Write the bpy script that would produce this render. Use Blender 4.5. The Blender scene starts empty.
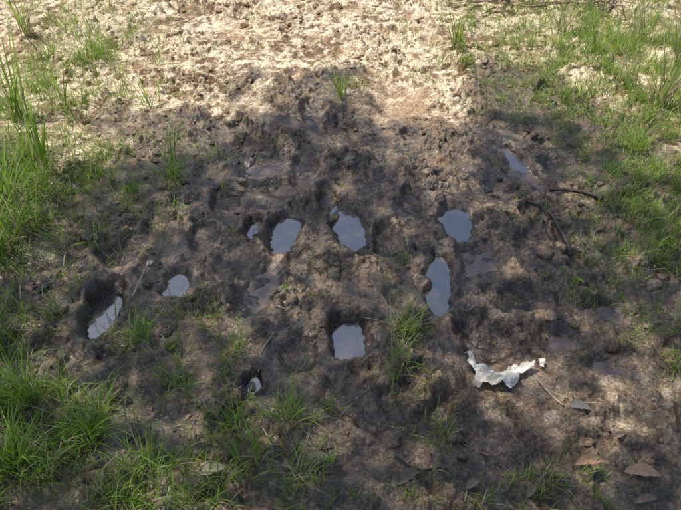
import bpy, bmesh, math, random
import numpy as np
from mathutils import Vector, Matrix, geometry
rng=np.random.default_rng(7); random.seed(7)
# ------------------------------------------------------------ camera
CAMH=1.6; PITCH=math.radians(40); T=math.tan(math.radians(27))
def G(px,py):
    """ground (x,y) of a surveyed point of the photograph (metres)"""
    u=(px-340.5)/340.5*T; v=(255-py)/340.5*T
    dy=math.cos(PITCH)+v*math.sin(PITCH); dz=-math.sin(PITCH)+v*math.cos(PITCH)
    t=-CAMH/dz
    return (u*t, dy*t)
cam=bpy.data.objects.new("camera",bpy.data.cameras.new("camera"))
bpy.context.collection.objects.link(cam)
cam.location=(0,0,CAMH); cam.rotation_euler=(math.radians(90)-PITCH,0,0)
cam.data.sensor_width=36; cam.data.lens=18/T; cam.data.clip_end=500; cam.data.clip_start=0.02
bpy.context.scene.camera=cam
# ------------------------------------------------------------ noise
def _perm(seed):
    return np.random.default_rng(seed).permutation(256)
def perlin(x,y,seed=0):
    p=_perm(seed); ang=np.random.default_rng(seed+99).random(256)*2*np.pi
    gx,gy=np.cos(ang),np.sin(ang)
    xi=np.floor(x).astype(np.int64); yi=np.floor(y).astype(np.int64)
    xf=x-xi; yf=y-yi
    def g(ix,iy,fx,fy):
        h=p[(p[ix&255]+iy)&255]; return gx[h]*fx+gy[h]*fy
    u=xf*xf*xf*(xf*(xf*6-15)+10); v=yf*yf*yf*(yf*(yf*6-15)+10)
    a=g(xi,yi,xf,yf); b=g(xi+1,yi,xf-1,yf); c=g(xi,yi+1,xf,yf-1); d=g(xi+1,yi+1,xf-1,yf-1)
    return ((a*(1-u)+b*u)*(1-v)+(c*(1-u)+d*u)*v)*1.5
def fbm(x,y,s,o=3,seed=0,gain=.5):
    r=0;a=1
    for i in range(o):
        r=r+a*perlin(x*s+i*13.7,y*s-i*7.1,seed+i); s*=2.03;a*=gain
    return r
def billow(x,y,s,o=3,seed=0,gain=.55):
    r=0;a=1
    for i in range(o):
        r=r+a*np.abs(perlin(x*s+i*9.1,y*s+i*5.3,seed+i)); s*=2.1;a*=gain
    return r
def worley(x,y,s,seed=0):
    x=x*s;y=y*s; r=np.random.default_rng(seed); p=_perm(seed)
    ox,oy,am=r.random(256),r.random(256),r.random(256)
    xi=np.floor(x).astype(np.int64); yi=np.floor(y).astype(np.int64)
    best=np.full(x.shape,9.0); amp=np.zeros(x.shape)
    for i in(-1,0,1):
        for j in(-1,0,1):
            h=p[(p[(xi+i)&255]+yi+j)&255]
            d=np.hypot(xi+i+ox[h]-x,yi+j+oy[h]-y)
            m=d<best; best=np.where(m,d,best); amp=np.where(m,am[h],amp)
    return best,amp
def sstep(a,b,x):
    t=np.clip((x-a)/(b-a),0,1); return t*t*(3-2*t)
# ------------------------------------------------------------ ground layout
def ell(px,py,rx,ry):
    cx,cy=G(px,py); wx=(G(px+rx,py)[0]-G(px-rx,py)[0])/2; wy=(G(px,py-ry)[1]-G(px,py+ry)[1])/2
    return cx,cy,wx,wy
# px,py,rx,ry,rot,depth,fill(None=dry)   fill<.004 = only a film of silt
PITS=[(350,226,17,23,14,.036,.015),(285,229,17,21,-8,.032,.013),(438,281,13,32,-8,.036,.017),
(457,222,17,19,0,.028,.011),(350,334,21,22,0,.056,.020),(104,306,18,28,0,.064,.016),(260,287,22,30,-18,.024,.004),
(177,279,16,13,0,.027,.008),(512,152,10,13,25,.030,.013),(528,174,13,21,30,.022,.004),(253,226,10,9,0,.024,.007),
(251,381,8,8,0,.024,.007),(486,336,28,23,0,.030,None),(480,262,25,16,0,.016,.003),(228,270,23,17,0,.016,None),
(267,166,29,12,0,.018,.004),(305,168,14,21,0,.022,None),(330,200,12,15,10,.022,None),(415,200,17,13,0,.018,None),
(560,338,28,12,0,.016,.003),(607,362,20,11,0,.015,.003),(400,100,26,16,-20,.020,None),(313,113,14,14,0,.024,None),
(120,250,21,17,0,.028,None),(300,350,20,19,0,.018,None),(225,200,17,15,0,.024,None),(385,240,12,17,0,.020,None),
(340,395,25,20,0,.018,None),(420,330,18,15,0,.018,None),(520,300,21,15,0,.018,None),(610,310,17,10,0,.016,.003),
(380,415,26,21,0,.016,None),(300,262,14,17,0,.020,None),(560,165,17,12,0,.018,None),(205,235,15,13,0,.022,None),(380,180,17,13,0,.020,None)]
def low(x,y):
    return .026*fbm(x,y,.9,2,3)+.010*fbm(x,y,3.1,2,11)
def mudmask(x,y):
    cx,cy=G(345,285)
    w=.25*fbm(x,y,1.6,2,51)
    d=np.hypot((x-cx)/1.2,(y-cy)/1.15)+w
    return 1-sstep(.8,1.35,d)
def sunlit_drymask(x,y):  # soil beyond the shadow edge: drier, with sunlight painted into its colour
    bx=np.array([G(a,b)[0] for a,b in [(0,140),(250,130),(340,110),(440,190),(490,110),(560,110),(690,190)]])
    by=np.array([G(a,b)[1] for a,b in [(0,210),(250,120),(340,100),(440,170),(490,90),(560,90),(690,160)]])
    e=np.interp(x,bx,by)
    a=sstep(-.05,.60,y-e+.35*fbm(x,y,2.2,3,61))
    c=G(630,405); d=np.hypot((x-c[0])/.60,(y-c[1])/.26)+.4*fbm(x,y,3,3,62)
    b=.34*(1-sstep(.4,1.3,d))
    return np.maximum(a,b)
pits=[]
for (px,py,rx,ry,rot,dep,fill) in PITS:
    cx,cy,wx,wy=ell(px,py,rx,ry)
    if fill and fill>.005: wy+=.010; cy-=.006
    pits.append((cx,cy,wx,wy,math.radians(rot),dep,fill))
NP=len(pits)
r2=np.random.default_rng(21)
for i in range(100):
    x=r2.uniform(-1.6,1.8); y=r2.uniform(1.15,4.6)
    if any(math.hypot(x-p[0],(y-p[1])*.8)<.13 for p in pits): continue
    if x<-.6 and y<2.2: continue
    pits.append((x,y,r2.uniform(.030,.052),r2.uniform(.040,.072),r2.uniform(-.6,.6),r2.uniform(.006,.017),None))
def height(x,y):
    near=1-sstep(5,9,np.hypot(x,y))
    mm=mudmask(x,y)
    l0=low(x,y); h=l0.copy()
    wx_=x+.016*fbm(x,y,10,3,31,.6); wy_=y+.016*fbm(x,y,10,3,32,.6)
    h=h+(.010+.018*mm)*(billow(x,y,5.5,2,17)-.35)
    dx=.012*fbm(x,y,24,3,35); dy=.012*fbm(x,y,24,3,36)
    w0,a0=worley(x+dx,y+dy,9,40); w1,a1=worley(x+dx,y+dy,20,41); w3,a3=worley(x+dx*.5,y+dy*.5,44,43)
    amp=.35+1.2*sstep(-.35,.5,fbm(x,y,2.6,3,44))
    lump=lambda w,a,r,p: np.maximum(a-p,0)/(1-p)*np.clip(1-(w/r)**2,0,1)**.8
    det=.018*lump(w0,a0,.58,.45)+.016*lump(w1,a1,.56,.3)+.009*lump(w3,a3,.56,.25)
    det=det+.018*billow(x,y,12,3,46,.55)+.0032*fbm(x,y,50,3,18,.72)
    det=det*amp
    flat=sstep(.22,.55,fbm(x,y,3.3,2,77))*.88
    det=det*(1-flat)
    wet=mm*.45+flat*.5
    for (cx,cy,rx,ry,rot,dep,fill) in pits:
        ex=3.2*max(rx,ry)
        m=(np.abs(x-cx)<ex)&(np.abs(y-cy)<ex)
        if not m.any(): continue
        X=wx_[m]-cx; Y=wy_[m]-cy; c,s=math.cos(rot),math.sin(rot)
        u=(c*X+s*Y)/rx; v=(-s*X+c*Y)/ry
        r=(np.abs(u)**2.2+np.abs(v)**2.2)**(1/2.2)
        z0=float(low(np.array([cx]),np.array([cy]))[0])
        k=1-sstep(.60,1.20,r); k2=1-sstep(1.0,1.5,r)
        rim=np.exp(-((r-1.34)/.30)**2)*dep*.35
        hh=h[m]+rim*(.6+.8*perlin(X*18,Y*18,5)); dd=det[m]
        fl=z0-dep+.006*perlin(X*30,Y*30,6)
        h[m]=hh*(1-k)+fl*k; det[m]=dd*(1-.85*k)*(1-.35*k2)
        wt=(1-sstep(.9,1.8,r))*(1 if fill is not None else .8)
        wet[m]=np.maximum(wet[m],wt)
    h=h+det*near
    return h, np.clip(wet,0,1), h-l0
def axis(lo,hi,flo,fhi,s0,grow=1.04,cap=4.0):
    mid=list(np.arange(flo,fhi,s0)); a=[];p=flo;s=s0
    while p>lo: s=min(s*grow,cap); p-=s; a.append(p)
    b=[];p=mid[-1];s=s0
    while p<hi:
        s=min(s*(grow if abs(p)>5.2 else 1.0045),cap); p+=s; b.append(p)
    return np.array(a[::-1]+mid+b)
def axsym():
    p=[0.0];s=.0040
    while p[-1]<90:
        x=p[-1]
        s=.0040 if x<1.25 else (s*1.0045 if x<3.2 else min(s*1.06,4)); p.append(x+s)
    a=np.array(p); return np.concatenate([-a[:0:-1],a])
xs=axsym(); ys=axis(-60,110,.88,2.9,.0040,1.06)
X,Y=np.meshgrid(xs,ys); x1,y1=X.ravel(),Y.ravel(); H,WET,REL=height(x1,y1)
Hg=H.reshape(X.shape)
def hz(x,y):
    x=np.atleast_1d(np.asarray(x,float)); y=np.atleast_1d(np.asarray(y,float))
    i=np.clip(np.searchsorted(xs,x)-1,0,len(xs)-2); j=np.clip(np.searchsorted(ys,y)-1,0,len(ys)-2)
    fx=(x-xs[i])/(xs[i+1]-xs[i]); fy=(y-ys[j])/(ys[j+1]-ys[j])
    return (Hg[j,i]*(1-fx)+Hg[j,i+1]*fx)*(1-fy)+(Hg[j+1,i]*(1-fx)+Hg[j+1,i+1]*fx)*fy
# ------------------------------------------------------------ grass density
PATCH=[(50,460,145,82,1250,.10),(5,385,80,68,1050,.10),(140,505,130,45,900,.08),(290,425,42,40,400,.08),(250,475,65,35,480,.08),
(400,320,22,60,380,.06),(440,435,24,45,320,.06),(480,493,95,24,380,.05),(600,497,100,26,220,.045),(145,345,45,35,350,.06),(215,340,32,45,260,.05),
(10,230,65,75,1100,.12),(25,110,60,120,560,.12),(170,180,30,35,380,.07),(85,190,65,45,500,.07),(130,60,70,50,90,.10),
(655,120,80,60,1250,.09),(670,205,70,70,1100,.07),(590,100,65,36,850,.06),(665,280,58,58,900,.055),(610,240,45,40,320,.04),
(650,45,130,45,950,.12),(560,60,70,35,450,.09),(690,330,45,38,400,.05),(575,290,26,22,180,.04),(340,90,14,10,220,.07),(460,40,20,12,220,.08),
(330,270,20,30,160,.05),(150,150,90,30,260,.06),(60,330,55,36,380,.06),(300,310,30,20,160,.05),(380,497,70,26,340,.05),(350,50,260,60,40,.04),
(350,250,330,110,30,.03),(640,380,60,60,40,.04),(200,400,55,45,280,.055),(520,80,60,40,160,.05)]
PW=[ell(a,b,c,d)+(e,f) for a,b,c,d,e,f in PATCH]
DMAX=1300
def gdens(x,y):
    d=np.zeros_like(x); hh=np.zeros_like(x)
    for cx,cy,rx,ry,k,h in PW:
        g=k*np.exp(-(((x-cx)/rx)**2+((y-cy)/ry)**2)*1.1)
        d+=g; hh+=g*h
    hh=hh/np.maximum(d,1e-6)
    out=sstep(1.0,1.6,np.abs(x)/(.62*np.maximum(y,.4)+.5))
    out=np.maximum(out,sstep(5.2,6.5,y)); out=np.maximum(out,np.clip((.8-y)/.5,0,1))
    d=np.maximum(d,out*300); hh=np.where(out*300>d*.9,.10,hh)
    return np.minimum(d,DMAX),hh
dg,_=gdens(x1,y1)
# ------------------------------------------------------------ soil colour (dry crests pale, hollows dark: damp plus painted cavity shade)
def soilcol(x,y,rel,wet,sunlit_dry,veg):
    A=np.array
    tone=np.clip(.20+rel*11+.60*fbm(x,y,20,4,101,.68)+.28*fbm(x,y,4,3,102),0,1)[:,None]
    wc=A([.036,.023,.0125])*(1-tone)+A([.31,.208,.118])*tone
    hue=sstep(.0,.6,fbm(x,y,2.4,3,103))[:,None]
    wc=wc*(1-.5*hue)+A([.235,.148,.090])*.5*hue*(.5+.9*tone)
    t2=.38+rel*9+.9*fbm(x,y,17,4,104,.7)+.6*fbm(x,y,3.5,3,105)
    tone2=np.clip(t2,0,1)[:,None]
    dc=A([.21,.132,.072])*(1-tone2)+A([.88,.74,.53])*tone2  # bleached soil of the sunlit zone, sun brightness mixed into the albedo
    d=sstep(.15,.85,sunlit_dry+.22*fbm(x,y,9,3,106))[:,None]
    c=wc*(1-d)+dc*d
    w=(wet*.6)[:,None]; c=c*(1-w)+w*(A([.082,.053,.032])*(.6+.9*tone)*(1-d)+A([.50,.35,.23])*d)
    v=(veg*sstep(-.2,.4,fbm(x,y,18,3,107)))[:,None]; c=c*(1-v)+v*(A([.09,.10,.03])*(1-d)+A([.26,.27,.10])*d)
    w2,a2=worley(x,y,75,108); sp=(np.where(a2>.85,1,0)*(w2<.36)*.5)[:,None]*(1-w)
    c=c*(1-sp)+sp*A([.40,.31,.21])*(1+.7*d)
    return np.clip(c,.008,.9)
SUNLIT_DRY=sunlit_drymask(x1,y1)
COL=soilcol(x1,y1,REL,WET,SUNLIT_DRY,np.clip(dg/600,0,1)*.75)
def mkmesh(name,V,F,smooth=True,mat=None,attrs=None,col=None,parent=None):
    V=np.asarray(V,np.float32); F=np.asarray(F,np.int32); k=F.shape[1]
    me=bpy.data.meshes.new(name); me.vertices.add(len(V)); me.vertices.foreach_set("co",V.ravel())
    me.loops.add(F.size); me.loops.foreach_set("vertex_index",F.ravel())
    me.polygons.add(len(F)); me.polygons.foreach_set("loop_start",np.arange(0,F.size,k,dtype=np.int32))
    me.polygons.foreach_set("loop_total",np.full(len(F),k,np.int32))
    me.polygons.foreach_set("use_smooth",np.full(len(F),smooth))
    me.update(calc_edges=True)
    for n,a in (attrs or {}).items():
        at=me.attributes.new(n,'FLOAT','POINT'); at.data.foreach_set("value",np.asarray(a,np.float32))
    if col is not None:
        at=me.attributes.new("col",'FLOAT_COLOR','POINT'); c=np.ones((len(V),4),np.float32); c[:,:3]=col; at.data.foreach_set("color",c.ravel())
    if mat: me.materials.append(mat)
    ob=bpy.data.objects.new(name,me); bpy.context.collection.objects.link(ob)
    if parent: ob.parent=parent
    return ob
# ------------------------------------------------------------ materials
class N:
    def __init__(s,name):
        s.m=bpy.data.materials.new(name); s.m.use_nodes=True; s.t=s.m.node_tree; s.t.nodes.clear()
        s.o=s.t.nodes.new('ShaderNodeOutputMaterial')
    def n(s,t,**k):
        nd=s.t.nodes.new(t)
        for a,b in k.items(): setattr(nd,a,b)
        return nd
    def l(s,a,b): s.t.links.new(a,b)
    def noise(s,scale,detail=4,rough=.6,dist=0):
        nd=s.n('ShaderNodeTexNoise'); nd.inputs['Scale'].default_value=scale; nd.inputs['Detail'].default_value=detail
        nd.inputs['Roughness'].default_value=rough; nd.inputs['Distortion'].default_value=dist
        s.l(s.co,nd.inputs['Vector']); return nd.outputs['Fac']
    def coord(s): s.co=s.n('ShaderNodeTexCoord').outputs['Object']
    def math(s,op,a,b=None,clamp=False):
        nd=s.n('ShaderNodeMath',operation=op,use_clamp=clamp)
        for i,v in enumerate((a,b)):
            if v is None: continue
            if isinstance(v,(int,float)): nd.inputs[i].default_value=v
            else: s.l(v,nd.inputs[i])
        return nd.outputs[0]
    def ramp(s,f,a,b):
        nd=s.n('ShaderNodeMapRange',interpolation_type='SMOOTHSTEP'); s.l(f,nd.inputs[0]); nd.inputs[1].default_value=a; nd.inputs[2].default_value=b
        return nd.outputs[0]
    def rng(s,f,a,b,c,d):
        nd=s.n('ShaderNodeMapRange'); s.l(f,nd.inputs[0])
        for i,v in enumerate((a,b,c,d)): nd.inputs[i+1].default_value=v
        return nd.outputs[0]
    def mix(s,f,a,b,mode='MIX'):
        nd=s.n('ShaderNodeMix',data_type='RGBA',blend_type=mode)
        for i,v in ((0,f),(6,a),(7,b)):
            if isinstance(v,(int,float)): nd.inputs[i].default_value=v
            elif isinstance(v,tuple): nd.inputs[i].default_value=(*v,1)
            else: s.l(v,nd.inputs[i])
        return nd.outputs[2]
def mud_material():
    m=N("mud"); m.coord()
    wet=m.n('ShaderNodeAttribute',attribute_name="wet").outputs['Fac']; sunlit_dry=m.n('ShaderNodeAttribute',attribute_name="sunlit_dry").outputs['Fac']
    col=m.n('ShaderNodeAttribute',attribute_name="col").outputs['Color']
    n3=m.noise(130,3,.75)
    c=m.mix(1.0,col,m.mix(m.ramp(n3,.36,.64),(.50,.48,.46),(1.48,1.48,1.45)),'MULTIPLY')
    b=m.n('ShaderNodeBsdfPrincipled'); m.l(c,b.inputs['Base Color'])
    rw=m.math('SUBTRACT',m.rng(n3,.35,.65,.34,.15),m.math('MULTIPLY',wet,.05))
    rw=m.math('ADD',rw,m.math('MULTIPLY',sunlit_dry,.6))
    m.l(m.math('MINIMUM',rw,.95),b.inputs['Roughness']); m.l(m.rng(sunlit_dry,0,.6,1.74,1.35),b.inputs['IOR'])
    bp=m.n('ShaderNodeBump'); bp.inputs['Distance'].default_value=.015
    m.l(m.noise(65,5,.64,.3),bp.inputs['Height']); m.l(m.rng(wet,0,1,1.0,.5),bp.inputs['Strength']); m.l(bp.outputs[0],b.inputs['Normal'])
    m.l(b.outputs[0],m.o.inputs[0]); return m.m
def water_material(name,ior,rough,a,bb,bs):
    m=N(name); m.coord()
    n=m.noise(28,4,.6)
    c=m.mix(m.ramp(n,.35,.7),a,bb)
    b=m.n('ShaderNodeBsdfPrincipled'); m.l(c,b.inputs['Base Color']); b.inputs['Roughness'].default_value=rough; b.inputs['IOR'].default_value=ior
    bp=m.n('ShaderNodeBump'); bp.inputs['Distance'].default_value=.003; bp.inputs['Strength'].default_value=bs
    m.l(m.noise(30,3,.55),bp.inputs['Height']); m.l(bp.outputs[0],b.inputs['Normal'])
    m.l(b.outputs[0],m.o.inputs[0]); return m.m
def leaf_material(name,trans=.4,rough=.5):
    m=N(name)
    c=m.n('ShaderNodeAttribute',attribute_name="col").outputs['Color']
    b=m.n('ShaderNodeBsdfDiffuse'); m.l(c,b.inputs[0]); g=b
    if rough<.7:
        gl=m.n('ShaderNodeBsdfGlossy'); gl.inputs['Roughness'].default_value=rough; gl.inputs[0].default_value=(.8,.85,.8,1)
        xx=m.n('ShaderNodeMixShader'); xx.inputs[0].default_value=.05; m.l(b.outputs[0],xx.inputs[1]); m.l(gl.outputs[0],xx.inputs[2]); g=xx
    if trans:
        t=m.n('ShaderNodeBsdfTranslucent'); m.l(c,t.inputs[0]); x=m.n('ShaderNodeMixShader'); x.inputs[0].default_value=trans
        m.l(g.outputs[0],x.inputs[1]); m.l(t.outputs[0],x.inputs[2]); g=x
    m.l(g.outputs[0],m.o.inputs[0]); return m.m
def simple(name,ca,cb,scale,rough=.8,bump=.3,dist=.003,trans=0):
    m=N(name); m.coord(); n=m.noise(scale,5,.65,.3)
    b=m.n('ShaderNodeBsdfPrincipled'); c=m.mix(m.ramp(n,.35,.68),ca,cb); m.l(c,b.inputs['Base Color']); b.inputs['Roughness'].default_value=rough
    bp=m.n('ShaderNodeBump'); bp.inputs['Distance'].default_value=dist; bp.inputs['Strength'].default_value=bump
    m.l(m.noise(scale*3,4,.6),bp.inputs['Height']); m.l(bp.outputs[0],b.inputs['Normal'])
    if trans:
        t=m.n('ShaderNodeBsdfTranslucent'); m.l(c,t.inputs[0]); x=m.n('ShaderNodeMixShader'); x.inputs[0].default_value=trans
        m.l(b.outputs[0],x.inputs[1]); m.l(t.outputs[0],x.inputs[2]); m.l(x.outputs[0],m.o.inputs[0])
    else: m.l(b.outputs[0],m.o.inputs[0])
    return m.m
MUD=mud_material(); GRASS=leaf_material("grass_blade",.45,.4); DEAD=leaf_material("dry_plant_litter",.2,.75)
WATER=water_material("puddle_water",3.3,.03,(.04,.03,.022),(.10,.072,.050),.30); SLICK=water_material("silt_film",1.9,.12,(.10,.068,.045),(.22,.148,.098),.7)
BARK=simple("bark",(.05,.04,.03),(.16,.13,.10),30,.9,.8,.02)
nx,ny=len(xs),len(ys)
idx=np.arange(nx*ny).reshape(ny,nx)
F=np.stack([idx[:-1,:-1].ravel(),idx[:-1,1:].ravel(),idx[1:,1:].ravel(),idx[1:,:-1].ravel()],1)
mkmesh("muddy_ground",np.stack([x1,y1,H],1),F,True,MUD,{"wet":WET,"sunlit_dry":SUNLIT_DRY},col=COL)
# ------------------------------------------------------------ blades
def blades(bx,by,L,W,az,th0,k,col,S=4,bz=None):
    n=len(bx); z=hz(bx,by)-.004 if bz is None else bz
    P=np.stack([bx,by,z],1); d=np.stack([np.cos(az),np.sin(az)],1)
    tw=rng.uniform(-.9,.9,n)
    wa=az+np.pi/2+tw; wv=np.stack([np.cos(wa),np.sin(wa),np.zeros(n)],1)
    V=np.zeros((n,S+1,2,3)); C=np.zeros((n,S+1,2,3))
    for i in range(S+1):
        t=i/S; w=W*np.clip(1-t**2.2,.04,1)*(.7+.6*min(t*3,1))*.8
        V[:,i,0]=P-wv*w[:,None]*.5; V[:,i,1]=P+wv*w[:,None]*.5
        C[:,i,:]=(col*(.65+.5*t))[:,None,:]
        th=th0+k*(t+.5/S); ds=L/S
        P=P+np.concatenate([d*(np.sin(th)*ds)[:,None],(np.cos(th)*ds)[:,None]],1)
    base=(np.arange(n)*(S+1)*2)[:,None]
    f=[]
    for i in range(S):
        f.append(np.concatenate([base+2*i,base+2*i+1,base+2*i+3,base+2*i+2],1))
    return V.reshape(-1,3),np.concatenate(f,0),C.reshape(-1,3)
def join(parts):
    Vs,Fs,Cs=[],[],[];o=0
    for V,F,C in parts: Vs.append(V);Fs.append(F+o);Cs.append(C);o+=len(V)
    return np.concatenate(Vs),np.concatenate(Fs),np.concatenate(Cs)
def gcol(n,dryf=.12,bright=1.0):
    t=rng.random((n,1)); a=np.array([.12,.245,.020]); b=np.array([.36,.52,.07])
    c=a*(1-t)+b*t; c*=bright
    dm=rng.random(n)<dryf; s=rng.uniform(.6,1.1,(n,1))*np.array([.62,.54,.32]); c[dm]=s[dm]; return c
def tufts(x0,x1_,y0,y1_,mult):
    A=(x1_-x0)*(y1_-y0); n=int(A*DMAX*mult); x=rng.uniform(x0,x1_,n); y=rng.uniform(y0,y1_,n)
    d,h=gdens(x,y); cl=np.clip(.45+1.8*(fbm(x,y,4,3,88)+.15),.05,1.6)
    keep=rng.random(n)<d*cl/DMAX
    x,y,h=x[keep],y[keep],h[keep]
    for p in pits[:12]:
        q=((x-p[0])/(p[2]*1.2))**2+((y-p[1])/(p[3]*1.2))**2>1; x,y,h=x[q],y[q],h[q]
    return x,y,h
def grass_from(x,y,h,nb=(4,12),spread=.012,dryf=.16):
    cnt=rng.integers(nb[0],nb[1],len(x)); bx=np.repeat(x,cnt);by=np.repeat(y,cnt);L=np.repeat(h,cnt); n=len(bx)
    bx=bx+rng.normal(0,spread,n); by=by+rng.normal(0,spread,n)
    L=L*rng.uniform(.35,1.35,n); W=rng.uniform(.0016,.0042,n)
    return blades(bx,by,L,W,rng.uniform(0,2*np.pi,n),rng.uniform(.02,.65,n),rng.uniform(.1,1.6,n),gcol(n,dryf))
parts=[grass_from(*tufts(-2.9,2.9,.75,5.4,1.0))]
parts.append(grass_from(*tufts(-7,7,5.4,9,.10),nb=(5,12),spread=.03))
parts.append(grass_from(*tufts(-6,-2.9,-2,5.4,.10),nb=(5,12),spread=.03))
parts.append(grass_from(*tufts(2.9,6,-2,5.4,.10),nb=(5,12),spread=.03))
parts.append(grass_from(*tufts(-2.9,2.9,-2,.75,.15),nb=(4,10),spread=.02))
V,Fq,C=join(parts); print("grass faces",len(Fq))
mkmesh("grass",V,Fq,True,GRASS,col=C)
def tussock(name,px,py,n,L,W,lean=.5,curve=1.2,dryf=.1,rad=.02,az=None,bright=1.1):
    cx,cy=G(px,py); bx=cx+rng.normal(0,rad,n); by=cy+rng.normal(0,rad,n)
    a=rng.uniform(0,2*np.pi,n) if az is None else rng.normal(az,.6,n)
    V,F_,C=blades(bx,by,L*rng.uniform(.45,1.1,n),W*rng.uniform(.6,1.2,n),a,rng.uniform(.02,lean,n),rng.uniform(.1,curve,n),gcol(n,dryf,bright),S=8)
    return mkmesh(name,V,F_,True,GRASS,col=C)
TS=[(45,170,26,.46,.010,.25,.6,.1),(20,120,24,.52,.011,.3,.7,.1),(5,255,50,.38,.007,.5,1.0,.2),(-5,170,30,.52,.010,.4,.7,.1),(10,205,50,.34,.006,.6,1.0,.2),(35,235,34,.26,.005,.6,1.0,.2),(172,160,14,.34,.005,.45,1.0,.2),(172,175,60,.15,.004,.9,1.2,.2),
(150,110,14,.28,.007,.8,1.2,.0),(340,98,14,.26,.008,.5,.8,.0),(362,96,6,.18,.005,.5,.8,.3),(457,50,12,.34,.011,.3,.5,.1),(405,330,60,.17,.0032,.9,1.8,.45),(400,375,44,.13,.0032,.8,1.4,.2),
(140,345,50,.13,.004,.7,1.0,.1),(290,420,70,.15,.0035,.7,1.2,.1),(235,430,34,.14,.0033,.7,1.4,.3),(30,400,90,.20,.0045,.6,1.0,.15),(90,440,80,.16,.004,.7,1.0,.1),(15,470,90,.20,.0045,.6,1.0,.15),(150,470,50,.15,.004,.7,1.0,.1),(0,350,60,.2,.0045,.6,1.0,.2),
(660,110,54,.40,.006,.5,1.0,.5),(625,90,50,.32,.005,.6,1.0,.5),(680,70,54,.42,.006,.5,1.0,.5),(560,40,44,.30,.005,.6,1.1,.5),(590,60,44,.24,.004,.7,1.1,.3),(530,50,30,.24,.004,.7,1.1,.6),(640,40,50,.38,.005,.6,1.0,.5),
(640,150,70,.13,.004,.9,1.2,.1),(675,230,60,.14,.004,.8,1.2,.15),(440,440,34,.09,.003,.8,1.2,.1),(225,190,14,.14,.003,.9,1.2,.3),(300,480,44,.15,.003,.9,1.6,.5),(545,485,40,.12,.003,.9,1.6,.5),(200,300,20,.13,.003,.8,1.3,.2),
(95,60,18,.30,.006,.6,1.2,.2),(125,100,16,.28,.006,.8,1.4,.3),(235,350,34,.12,.0035,.7,1.2,.2),(60,250,30,.18,.004,.7,1.2,.3),(30,40,26,.42,.007,.4,.8,.3),(65,110,24,.3,.006,.5,.9,.3)]
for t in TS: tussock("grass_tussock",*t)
# ------------------------------------------------------------ puddles
for (cx,cy,rx,ry,rot,dep,fill) in pits:
    if fill is None: continue
    z0=float(low(np.array([cx]),np.array([cy]))[0])-dep+max(fill,.003)
    n=40; V=[(cx,cy,z0)]
    for i in range(n):
        a=2*math.pi*i/n; u=rx*1.14*math.cos(a); v=ry*1.14*math.sin(a)
        V.append((cx+u*math.cos(rot)-v*math.sin(rot),cy+u*math.sin(rot)+v*math.cos(rot),z0))
    mkmesh("puddle",V,[(0,1+i,1+(i+1)%n) for i in range(n)],False,WATER if fill>.005 else SLICK)
# ------------------------------------------------------------ clods
bm=bmesh.new(); bmesh.ops.create_icosphere(bm,subdivisions=2,radius=1); tv=np.array([v.co[:] for v in bm.verts]); tf=np.array([[v.index for v in f.verts] for f in bm.faces]); bm.free()
nc=14000
cx=rng.uniform(-2.6,2.6,nc); cy=1.0+3.7*rng.random(nc)
pk=.32+fbm(cx,cy,2.8,3,91)*1.3
kp=rng.random(nc)<np.clip(pk,.07,1)
for p in pits[:NP]:
    kp&=((cx-p[0])/(p[2]*1.15))**2+((cy-p[1])/(p[3]*1.15))**2>1
cx,cy=cx[kp],cy[kp]; nc=len(cx)
sz=np.clip(rng.lognormal(math.log(.0060),.58,nc),.0025,.024)
Vs=np.repeat(tv[None],nc,0)
ph=rng.uniform(0,6.28,(nc,1,3)); 
dsp=1+.30*np.sin(Vs[:,:,0]*3.1+ph[:,:,0])*np.cos(Vs[:,:,1]*2.7+ph[:,:,1])+.22*np.sin(Vs[:,:,2]*4.3+ph[:,:,2]+Vs[:,:,0]*2)+rng.normal(0,.09,(nc,len(tv)))
Vs=Vs*dsp[:,:,None]*(sz[:,None,None]*rng.uniform(.65,1.3,(nc,1,3)))
a=rng.uniform(0,6.28,nc); ca,sa=np.cos(a)[:,None],np.sin(a)[:,None]
Vr=np.stack([Vs[:,:,0]*ca-Vs[:,:,1]*sa,Vs[:,:,0]*sa+Vs[:,:,1]*ca,Vs[:,:,2]*.65],2)
Vr+=np.stack([cx,cy,hz(cx,cy)+sz*.05],1)[:,None,:]
Fc=(tf[None]+(np.arange(nc)*len(tv))[:,None,None]).reshape(-1,3)
Vf=Vr.reshape(-1,3); cd=sunlit_drymask(cx,cy)
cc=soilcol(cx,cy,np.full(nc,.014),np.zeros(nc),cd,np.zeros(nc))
mkmesh("mud_clods",Vf,Fc,True,MUD,{"wet":np.repeat(rng.uniform(0,.5,nc),len(tv)),"sunlit_dry":np.repeat(cd,len(tv))},col=np.repeat(cc,len(tv),0))
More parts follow.
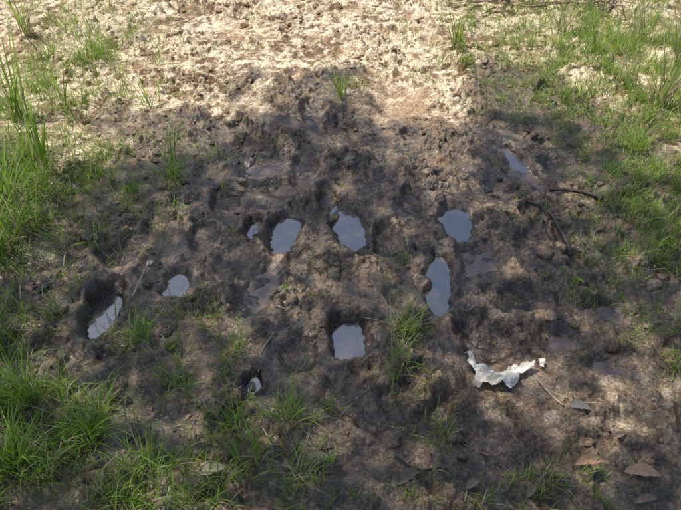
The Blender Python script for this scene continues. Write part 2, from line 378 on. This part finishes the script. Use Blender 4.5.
# ------------------------------------------------------------ litter
n=4200; x=rng.uniform(-2.4,2.4,n); y=1.0+3.6*rng.random(n)**1.1
kp=rng.random(n)<np.clip(.4+fbm(x,y,2.2,2,95),.1,1); x,y=x[kp],y[kp]; n=len(x)
t=rng.random((n,1)); col=np.array([.16,.11,.07])*(1-t)+np.array([.60,.52,.37])*t
V,Fl,C=blades(x,y,rng.uniform(.012,.07,n)*rng.uniform(.4,1,n),rng.uniform(.0012,.0035,n),rng.uniform(0,6.28,n),rng.uniform(1.3,1.6,n),rng.uniform(-.2,.25,n),col,S=4,bz=hz(x,y)+.003)
mkmesh("straw_litter",V,Fl,True,DEAD,col=C)
def leafmesh(L,W,curl,bend,seed):
    r=np.random.default_rng(seed); nu,nv=14,6; V=[];F_=[]
    for i in range(nu+1):
        t=i/nu; w=W*.5*(math.sin(math.pi*t**.8)**.8+.02)*(1+.1*r.normal())
        for j in range(-nv//2,nv//2+1):
            s=j/(nv/2); V.append(((t-.5)*L, s*w+.1*W*math.sin(t*3), curl*abs(s)**1.5*w+bend*L*(math.sin(math.pi*t)-.6)*.4+r.normal()*.0006))
    for i in range(nu):
        for j in range(nv): a=i*(nv+1)+j; F_.append((a,a+1,a+nv+2,a+nv+1))
    return np.array(V),np.array(F_)
def place(V,px,py,rz,tilt=0,dz=.006,world=None):
    c,s=math.cos(rz),math.sin(rz); x,y,z=V.T; z2=z*math.cos(tilt)+y*math.sin(tilt); y2=y*math.cos(tilt)-z*math.sin(tilt)
    X=c*x-s*y2; Y=s*x+c*y2; g=world or G(px,py)
    return np.stack([X+g[0],Y+g[1],z2+float(hz(g[0],g[1])[0])+dz],1)
LV=[(585,476,.085,.026,.6,.3,.1,(.44,.27,.18)),(641,478,.095,.035,.5,.3,-.15,(.56,.37,.25)),(577,415,.06,.024,.4,.2,-.2,(.36,.33,.28)),(215,480,.07,.03,.4,.2,.3,(.40,.37,.28)),
(410,481,.08,.028,.8,.4,.6,(.28,.22,.17)),(472,490,.05,.02,.5,.3,.5,(.35,.28,.2)),(257,227,.05,.026,.3,.1,.9,(.60,.60,.58)),(419,323,.045,.028,.4,.2,1.3,(.36,.34,.26)),
(252,381,.04,.02,.4,.2,1.6,(.28,.26,.24)),(645,503,.07,.02,.6,.3,.2,(.32,.24,.17)),(530,497,.05,.02,.6,.3,.8,(.35,.26,.18)),(618,440,.05,.016,.6,.3,.4,(.3,.23,.16)),
(150,262,.035,.02,.4,.2,.9,(.55,.50,.40)),(95,240,.05,.02,.5,.3,-.6,(.50,.45,.33)),(350,165,.05,.025,.4,.2,.3,(.45,.38,.28)),(200,215,.05,.025,.4,.2,1.3,(.3,.28,.22)),(665,440,.05,.02,.5,.3,1,(.4,.3,.2))]
for i,(px,py,L,W,cu,be,rz,c) in enumerate(LV):
    V,Fq=leafmesh(L,W,cu,be,i); mkmesh("dead_leaf",place(V,px,py,rz,.15,.010),Fq,True,DEAD,col=np.array(c)*np.ones((len(V),1))*np.random.default_rng(i).uniform(.75,1.1,(len(V),1)))
def weed(px,py,n,L):
    Vs=[];Fs=[];o=0
    for i in range(n):
        V,Fq=leafmesh(L*rng.uniform(.7,1.1),L*.5,.3,.3,i+50); V[:,0]+=L*.55; a=i*2.4+rng.uniform(0,.6)
        el=rng.uniform(.2,.7); x=V[:,0]*math.cos(el)-V[:,2]*math.sin(el); z=V[:,0]*math.sin(el)+V[:,2]*math.cos(el); V=np.stack([x,V[:,1],z],1)
        V=place(V,px,py,a); Vs.append(V);Fs.append(Fq+o);o+=len(V)
    V=np.concatenate(Vs); mkmesh("weed_seedling",V,np.concatenate(Fs),True,GRASS,col=np.array([.16,.28,.045])*np.ones((len(V),1)))
for a in [(330,462,4,.022),(575,288,9,.022),(585,300,7,.018),(285,300,4,.016),(620,300,6,.018),(395,385,5,.015),(170,350,6,.02),(655,255,6,.02),(312,300,5,.014),(560,275,6,.016)]: weed(*a)
# ------------------------------------------------------------ sticks
def tube(pts,rad,seg=8,sub=6,wob=.1,seed=0):
    r=np.random.default_rng(seed); pts=np.array(pts,float); rad=np.array(rad,float); n=len(pts)
    tt=np.linspace(0,n-1,(n-1)*sub+1); P=np.zeros((len(tt),3))
    for k,t in enumerate(tt):
        i=min(int(t),n-2); f=t-i; p0=pts[max(i-1,0)];p1=pts[i];p2=pts[i+1];p3=pts[min(i+2,n-1)]
        P[k]=.5*((2*p1)+(-p0+p2)*f+(2*p0-5*p1+4*p2-p3)*f*f+(-p0+3*p1-3*p2+p3)*f**3)
    R=np.interp(tt,range(n),rad); V=[]
    for k in range(len(P)):
        d=P[min(k+1,len(P)-1)]-P[max(k-1,0)]; d/=np.linalg.norm(d)+1e-9; u=np.cross(d,[.13,.31,.94]); u/=np.linalg.norm(u); v=np.cross(d,u)
        for j in range(seg):
            a=2*math.pi*j/seg; V.append(P[k]+(u*math.cos(a)+v*math.sin(a))*R[k]*(1+wob*r.normal()))
    F_=[(k*seg+j,k*seg+(j+1)%seg,(k+1)*seg+(j+1)%seg,(k+1)*seg+j) for k in range(len(P)-1) for j in range(seg)]
    e=len(P)-1
    for j in range(0,seg-2,2): F_.append((e*seg,e*seg+j+1,e*seg+j+2,e*seg+(j+3)%seg)); F_.append((0,(j+3)%seg,j+2,j+1))
    return np.array(V),np.array(F_)
DARKW=simple("dark_wet_wood",(.020,.015,.012),(.08,.062,.048),90,.55,.6,.002)
PALEW=simple("bleached_twig",(.22,.18,.13),(.48,.42,.32),120,.8,.4,.001)
def stick(name,paths,mat):
    Vs=[];Fs=[];o=0
    for k,(pp,r0,r1,lift) in enumerate(paths):
        w=[]
        for i,(a,b) in enumerate(pp):
            g=G(a,b); w.append((g[0],g[1],float(hz(*g)[0])+lift+r0*.5))
        zz=np.array([q[2] for q in w]); zs=np.convolve(np.pad(zz,1,'edge'),[.25,.5,.25],'valid'); w=[(q[0],q[1],max(z,q[2]-.004)) for q,z in zip(w,zs)]
        V,F_=tube(w,np.linspace(r0,r1,len(w)),seed=k); Vs.append(V);Fs.append(F_+o);o+=len(V)
    return mkmesh(name,np.concatenate(Vs),np.concatenate(Fs),True,mat)
stick("fallen_branch",[([(514,207),(526,211),(540,217),(551,226),(558,238),(565,250),(570,258)],.006,.009,.018),([(540,217),(546,226),(541,236)],.004,.002,.014),([(526,211),(521,202)],.003,.002,.016)],DARKW)
stick("fallen_stick",[([(552,193),(568,195),(585,198),(602,203)],.007,.010,.016),([(585,198),(596,190)],.003,.002,.018)],DARKW)
stick("twig",[([(150,264),(143,277),(138,290),(133,301)],.003,.004,.018)],PALEW)
stick("twig",[([(535,380),(545,392),(556,405),(562,410)],.0022,.003,.006),([(545,392),(575,407),(600,412)],.0015,.001,.006)],PALEW)
stick("twig",[([(405,238),(407,247),(408,256)],.002,.002,.01)],PALEW)
stick("twig",[([(395,460),(415,474),(430,478)],.004,.003,.006)],DARKW)
stick("twig",[([(275,335),(262,352),(258,370)],.002,.002,.008)],PALEW)
paths=[]
for i in range(150):
    a=rng.uniform(450,630); b=rng.uniform(-12,18); dx=rng.uniform(-35,35); dy=rng.uniform(-12,12)
    paths.append(([(a,b),(a+dx*.5,b+dy*.5+rng.uniform(-3,3)),(a+dx,b+dy)],rng.uniform(.003,.010),.002,rng.uniform(.0,.14)))
stick("brushwood_pile",paths,simple("dry_brushwood",(.12,.08,.05),(.36,.27,.19),60,.9,.5,.002))
paths=[]
for i in range(110):
    g=(rng.uniform(-2,2.2),1+3.6*rng.random()); a=rng.uniform(0,6.28); L=rng.uniform(.02,.09)
    paths.append((g,a,L))
Vs=[];Fs=[];o=0
for k,(g,a,L) in enumerate(paths):
    w=[]
    for q in (-.5,0,.5):
        xx=g[0]+math.cos(a)*L*q; yy=g[1]+math.sin(a)*L*q+rng.normal()*.003; w.append((xx,yy,float(hz(xx,yy)[0])+.003))
    V,F_=tube(w,[.0015,.002,.001],seg=5,sub=3,seed=k); Vs.append(V);Fs.append(F_+o);o+=len(V)
mkmesh("small_twigs",np.concatenate(Vs),np.concatenate(Fs),True,simple("twig_bark",(.06,.04,.03),(.28,.21,.15),50,.9,.3,.001))
# ------------------------------------------------------------ torn paper
def paper(outline,seed,amp,name):
    ol=[Vector(G(a,b)) for a,b in outline]; r=np.random.default_rng(seed)
    dn=[]
    for i in range(len(ol)):
        a,b=ol[i],ol[(i+1)%len(ol)]; k=max(2,int((b-a).length/.006))
        for j in range(k): p=a.lerp(b,j/k); dn.append(Vector((p.x+r.normal()*.0014,p.y+r.normal()*.0014)))
    xs_=[p.x for p in dn]; ys_=[p.y for p in dn]; inn=[]
    for i in range(3200): inn.append(Vector((r.uniform(min(xs_),max(xs_)),r.uniform(min(ys_),max(ys_)))))
    nn=len(dn)
    res=geometry.delaunay_2d_cdt(dn+inn,[],[list(range(nn))],1,1e-5)
    v=np.array([(q.x,q.y) for q in res[0]]); x,y=v.T
    g=sum(hz(x+dx,y+dy) for dx in(-.02,0,.02) for dy in(-.02,0,.02))/9
    w,a=worley(x,y,34,seed+3); w2,a2=worley(x,y,75,seed+4)
    c=amp*(.7-1.6*np.abs(fbm(x,y,13,2,seed+5))+1.3*a*(1-w)+.35*a2*(1-w2))
    z=np.maximum(g+.008,hz(x,y)+.003)+np.maximum(c,0)
    return mkmesh(name,np.stack([x,y,z],1),np.array([list(f) for f in res[2]]),False,PAPER)
PAPER=simple("torn_white_paper",(.50,.45,.37),(.80,.77,.71),22,.8,.3,.002,.1)
paper([(463,355),(468,357),(473,365),(480,371),(487,373),(497,373),(506,372),(508,368),(514,367),(519,369),(526,366),(533,367),(532,372),(523,376),(516,377),(518,384),(510,391),(500,389),(490,392),(482,388),(479,391),(472,386),(475,379),(469,374),(465,369),(468,365)],3,.024,"torn_paper")
paper([(539,360),(545,361),(543,369),(539,367)],5,.008,"torn_paper")
# ------------------------------------------------------------ sun + shade tree
AZ=math.radians(-60); EL=math.radians(64)      # azimuth from +Y towards +X
S=np.array([math.sin(AZ)*math.cos(EL),math.cos(AZ)*math.cos(EL),math.sin(EL)])
shade=[(-140,300),(0,272),(40,225),(75,175),(130,165),(190,152),(240,142),(285,118),(330,108),(380,135),(400,160),(425,195),(470,190),(478,140),(490,112),(530,108),(575,118),(610,150),(640,175),(700,200),(860,230)]
SP=[G(a,b) for a,b in shade]+[(2.6,-1.6),(-2.6,-1.6)]
SPx=np.array(SP)
def inside(x,y,P):
    r=np.zeros(len(x),bool); j=len(P)-1
    for i in range(len(P)):
        xi,yi=P[i];xj,yj=P[j]
        c=((yi>y)!=(yj>y))&(x<(xj-xi)*(y-yi)/(yj-yi+1e-12)+xi); r^=c; j=i
    return r
def thin(x,y):
    f=np.ones_like(x)
    for px,py,rx,ry,k in [(620,400,90,50,.80),(60,440,150,70,.66),(640,210,70,50,.5),(20,250,60,40,.5),(610,490,90,30,.4)]:
        cx_,cy_,wx,wy=ell(px,py,rx,ry); f-=k*np.exp(-(((x-cx_)/wx)**2+((y-cy_)/wy)**2))
    return np.clip(f,.12,1)
nl=44000; x=rng.uniform(-3.2,3.6,nl); y=rng.uniform(-1.6,4.3,nl)
wob=.07; k=inside(x+wob*fbm(x,y,5,2,71),y+wob*fbm(x,y,5,2,72),SPx)
k&=rng.random(nl)<thin(x,y)*np.clip(.83+.8*fbm(x,y,3.5,3,73),.32,1)
x,y=x[k],y[k]; nl=len(x)
zt=6.2+1.1*fbm(x,y,1.2,2,74)+rng.normal(0,.45,nl); t=zt/S[2]
C0=np.stack([x,y,np.zeros(nl)],1)+S[None]*t[:,None]
u=rng.normal(size=(nl,3)); u/=np.linalg.norm(u,axis=1)[:,None]; w=np.cross(u,rng.normal(size=(nl,3))); w/=np.linalg.norm(w,axis=1)[:,None]
L=rng.uniform(.05,.08,(nl,1)); Wd=L*rng.uniform(.3,.5,(nl,1))
V=np.stack([C0-u*L,C0+w*Wd,C0+u*L,C0-w*Wd],1).reshape(-1,3); Fq=np.arange(nl*4).reshape(-1,4)
tree=bpy.data.objects.new("shade_tree",None); bpy.context.collection.objects.link(tree)
tc=np.array([.06,.11,.03])*(.6+.9*rng.random((nl,1)))
mkmesh("crown_leaves",V,Fq,False,leaf_material("tree_leaf",.3,.9),col=np.repeat(tc,4,0),parent=tree)
tb=np.array([-6.0,3.0,0.]); Vs=[];Fs=[];o=0
def addt(p,r,sd,seg=12):
    global o
    V,F_=tube(p,r,seg=seg,sub=5,wob=.04,seed=sd); Vs.append(V);Fs.append(F_+o);o+=len(V)
top=tb+np.array([.6,-.4,4.6]); addt([tb-[0,0,.2],tb+[.05,0,.8],tb+[.25,-.1,2.6],top,top+[.3,-.1,1.4],top+[.5,-.3,2.6]],[.36,.26,.21,.17,.11,.04],1,16)
cand=C0[y<1.7]
for i in range(9):
    e=cand[rng.integers(0,len(cand))]; s0=tb+(top-tb)*rng.uniform(.8,1.0)+np.array([0,0,rng.uniform(0,.6)])
    m1=s0*.6+e*.4+[0,0,.35]; addt([s0,m1,s0*.25+e*.75+[0,0,.2],e],[.08,.05,.03,.008],i+2)
    for q in range(4):
        e2=cand[np.argmin(np.linalg.norm(cand-(m1+rng.normal(0,1.0,3)),axis=1))]; addt([m1,(m1+e2)/2+[0,0,.1],e2],[.025,.015,.004],i*7+q,6)
mkmesh("trunk_and_limbs",np.concatenate(Vs),np.concatenate(Fs),True,BARK,parent=tree)
sd=bpy.data.lights.new("sun",'SUN'); sd.energy=5; sd.angle=math.radians(.5); sd.color=(1,.95,.87)
so=bpy.data.objects.new("sun",sd); bpy.context.collection.objects.link(so); so.rotation_euler=Vector(S).to_track_quat('Z','Y').to_euler(); so.location=(0,0,12)
w=bpy.data.worlds.new("World"); bpy.context.scene.world=w; w.use_nodes=True; nt=w.node_tree
sk=nt.nodes.new('ShaderNodeTexSky'); sk.sky_type='NISHITA'; sk.sun_disc=False; sk.sun_elevation=EL; sk.sun_rotation=AZ
sk.dust_density=2.0; sk.air_density=1.0; sk.ozone_density=1.0
bg=nt.nodes['Background']; bg.inputs[1].default_value=.15; nt.links.new(sk.outputs[0],bg.inputs[0])
sc=bpy.context.scene; sc.view_settings.view_transform='Standard'; sc.view_settings.look='None'; sc.view_settings.exposure=0
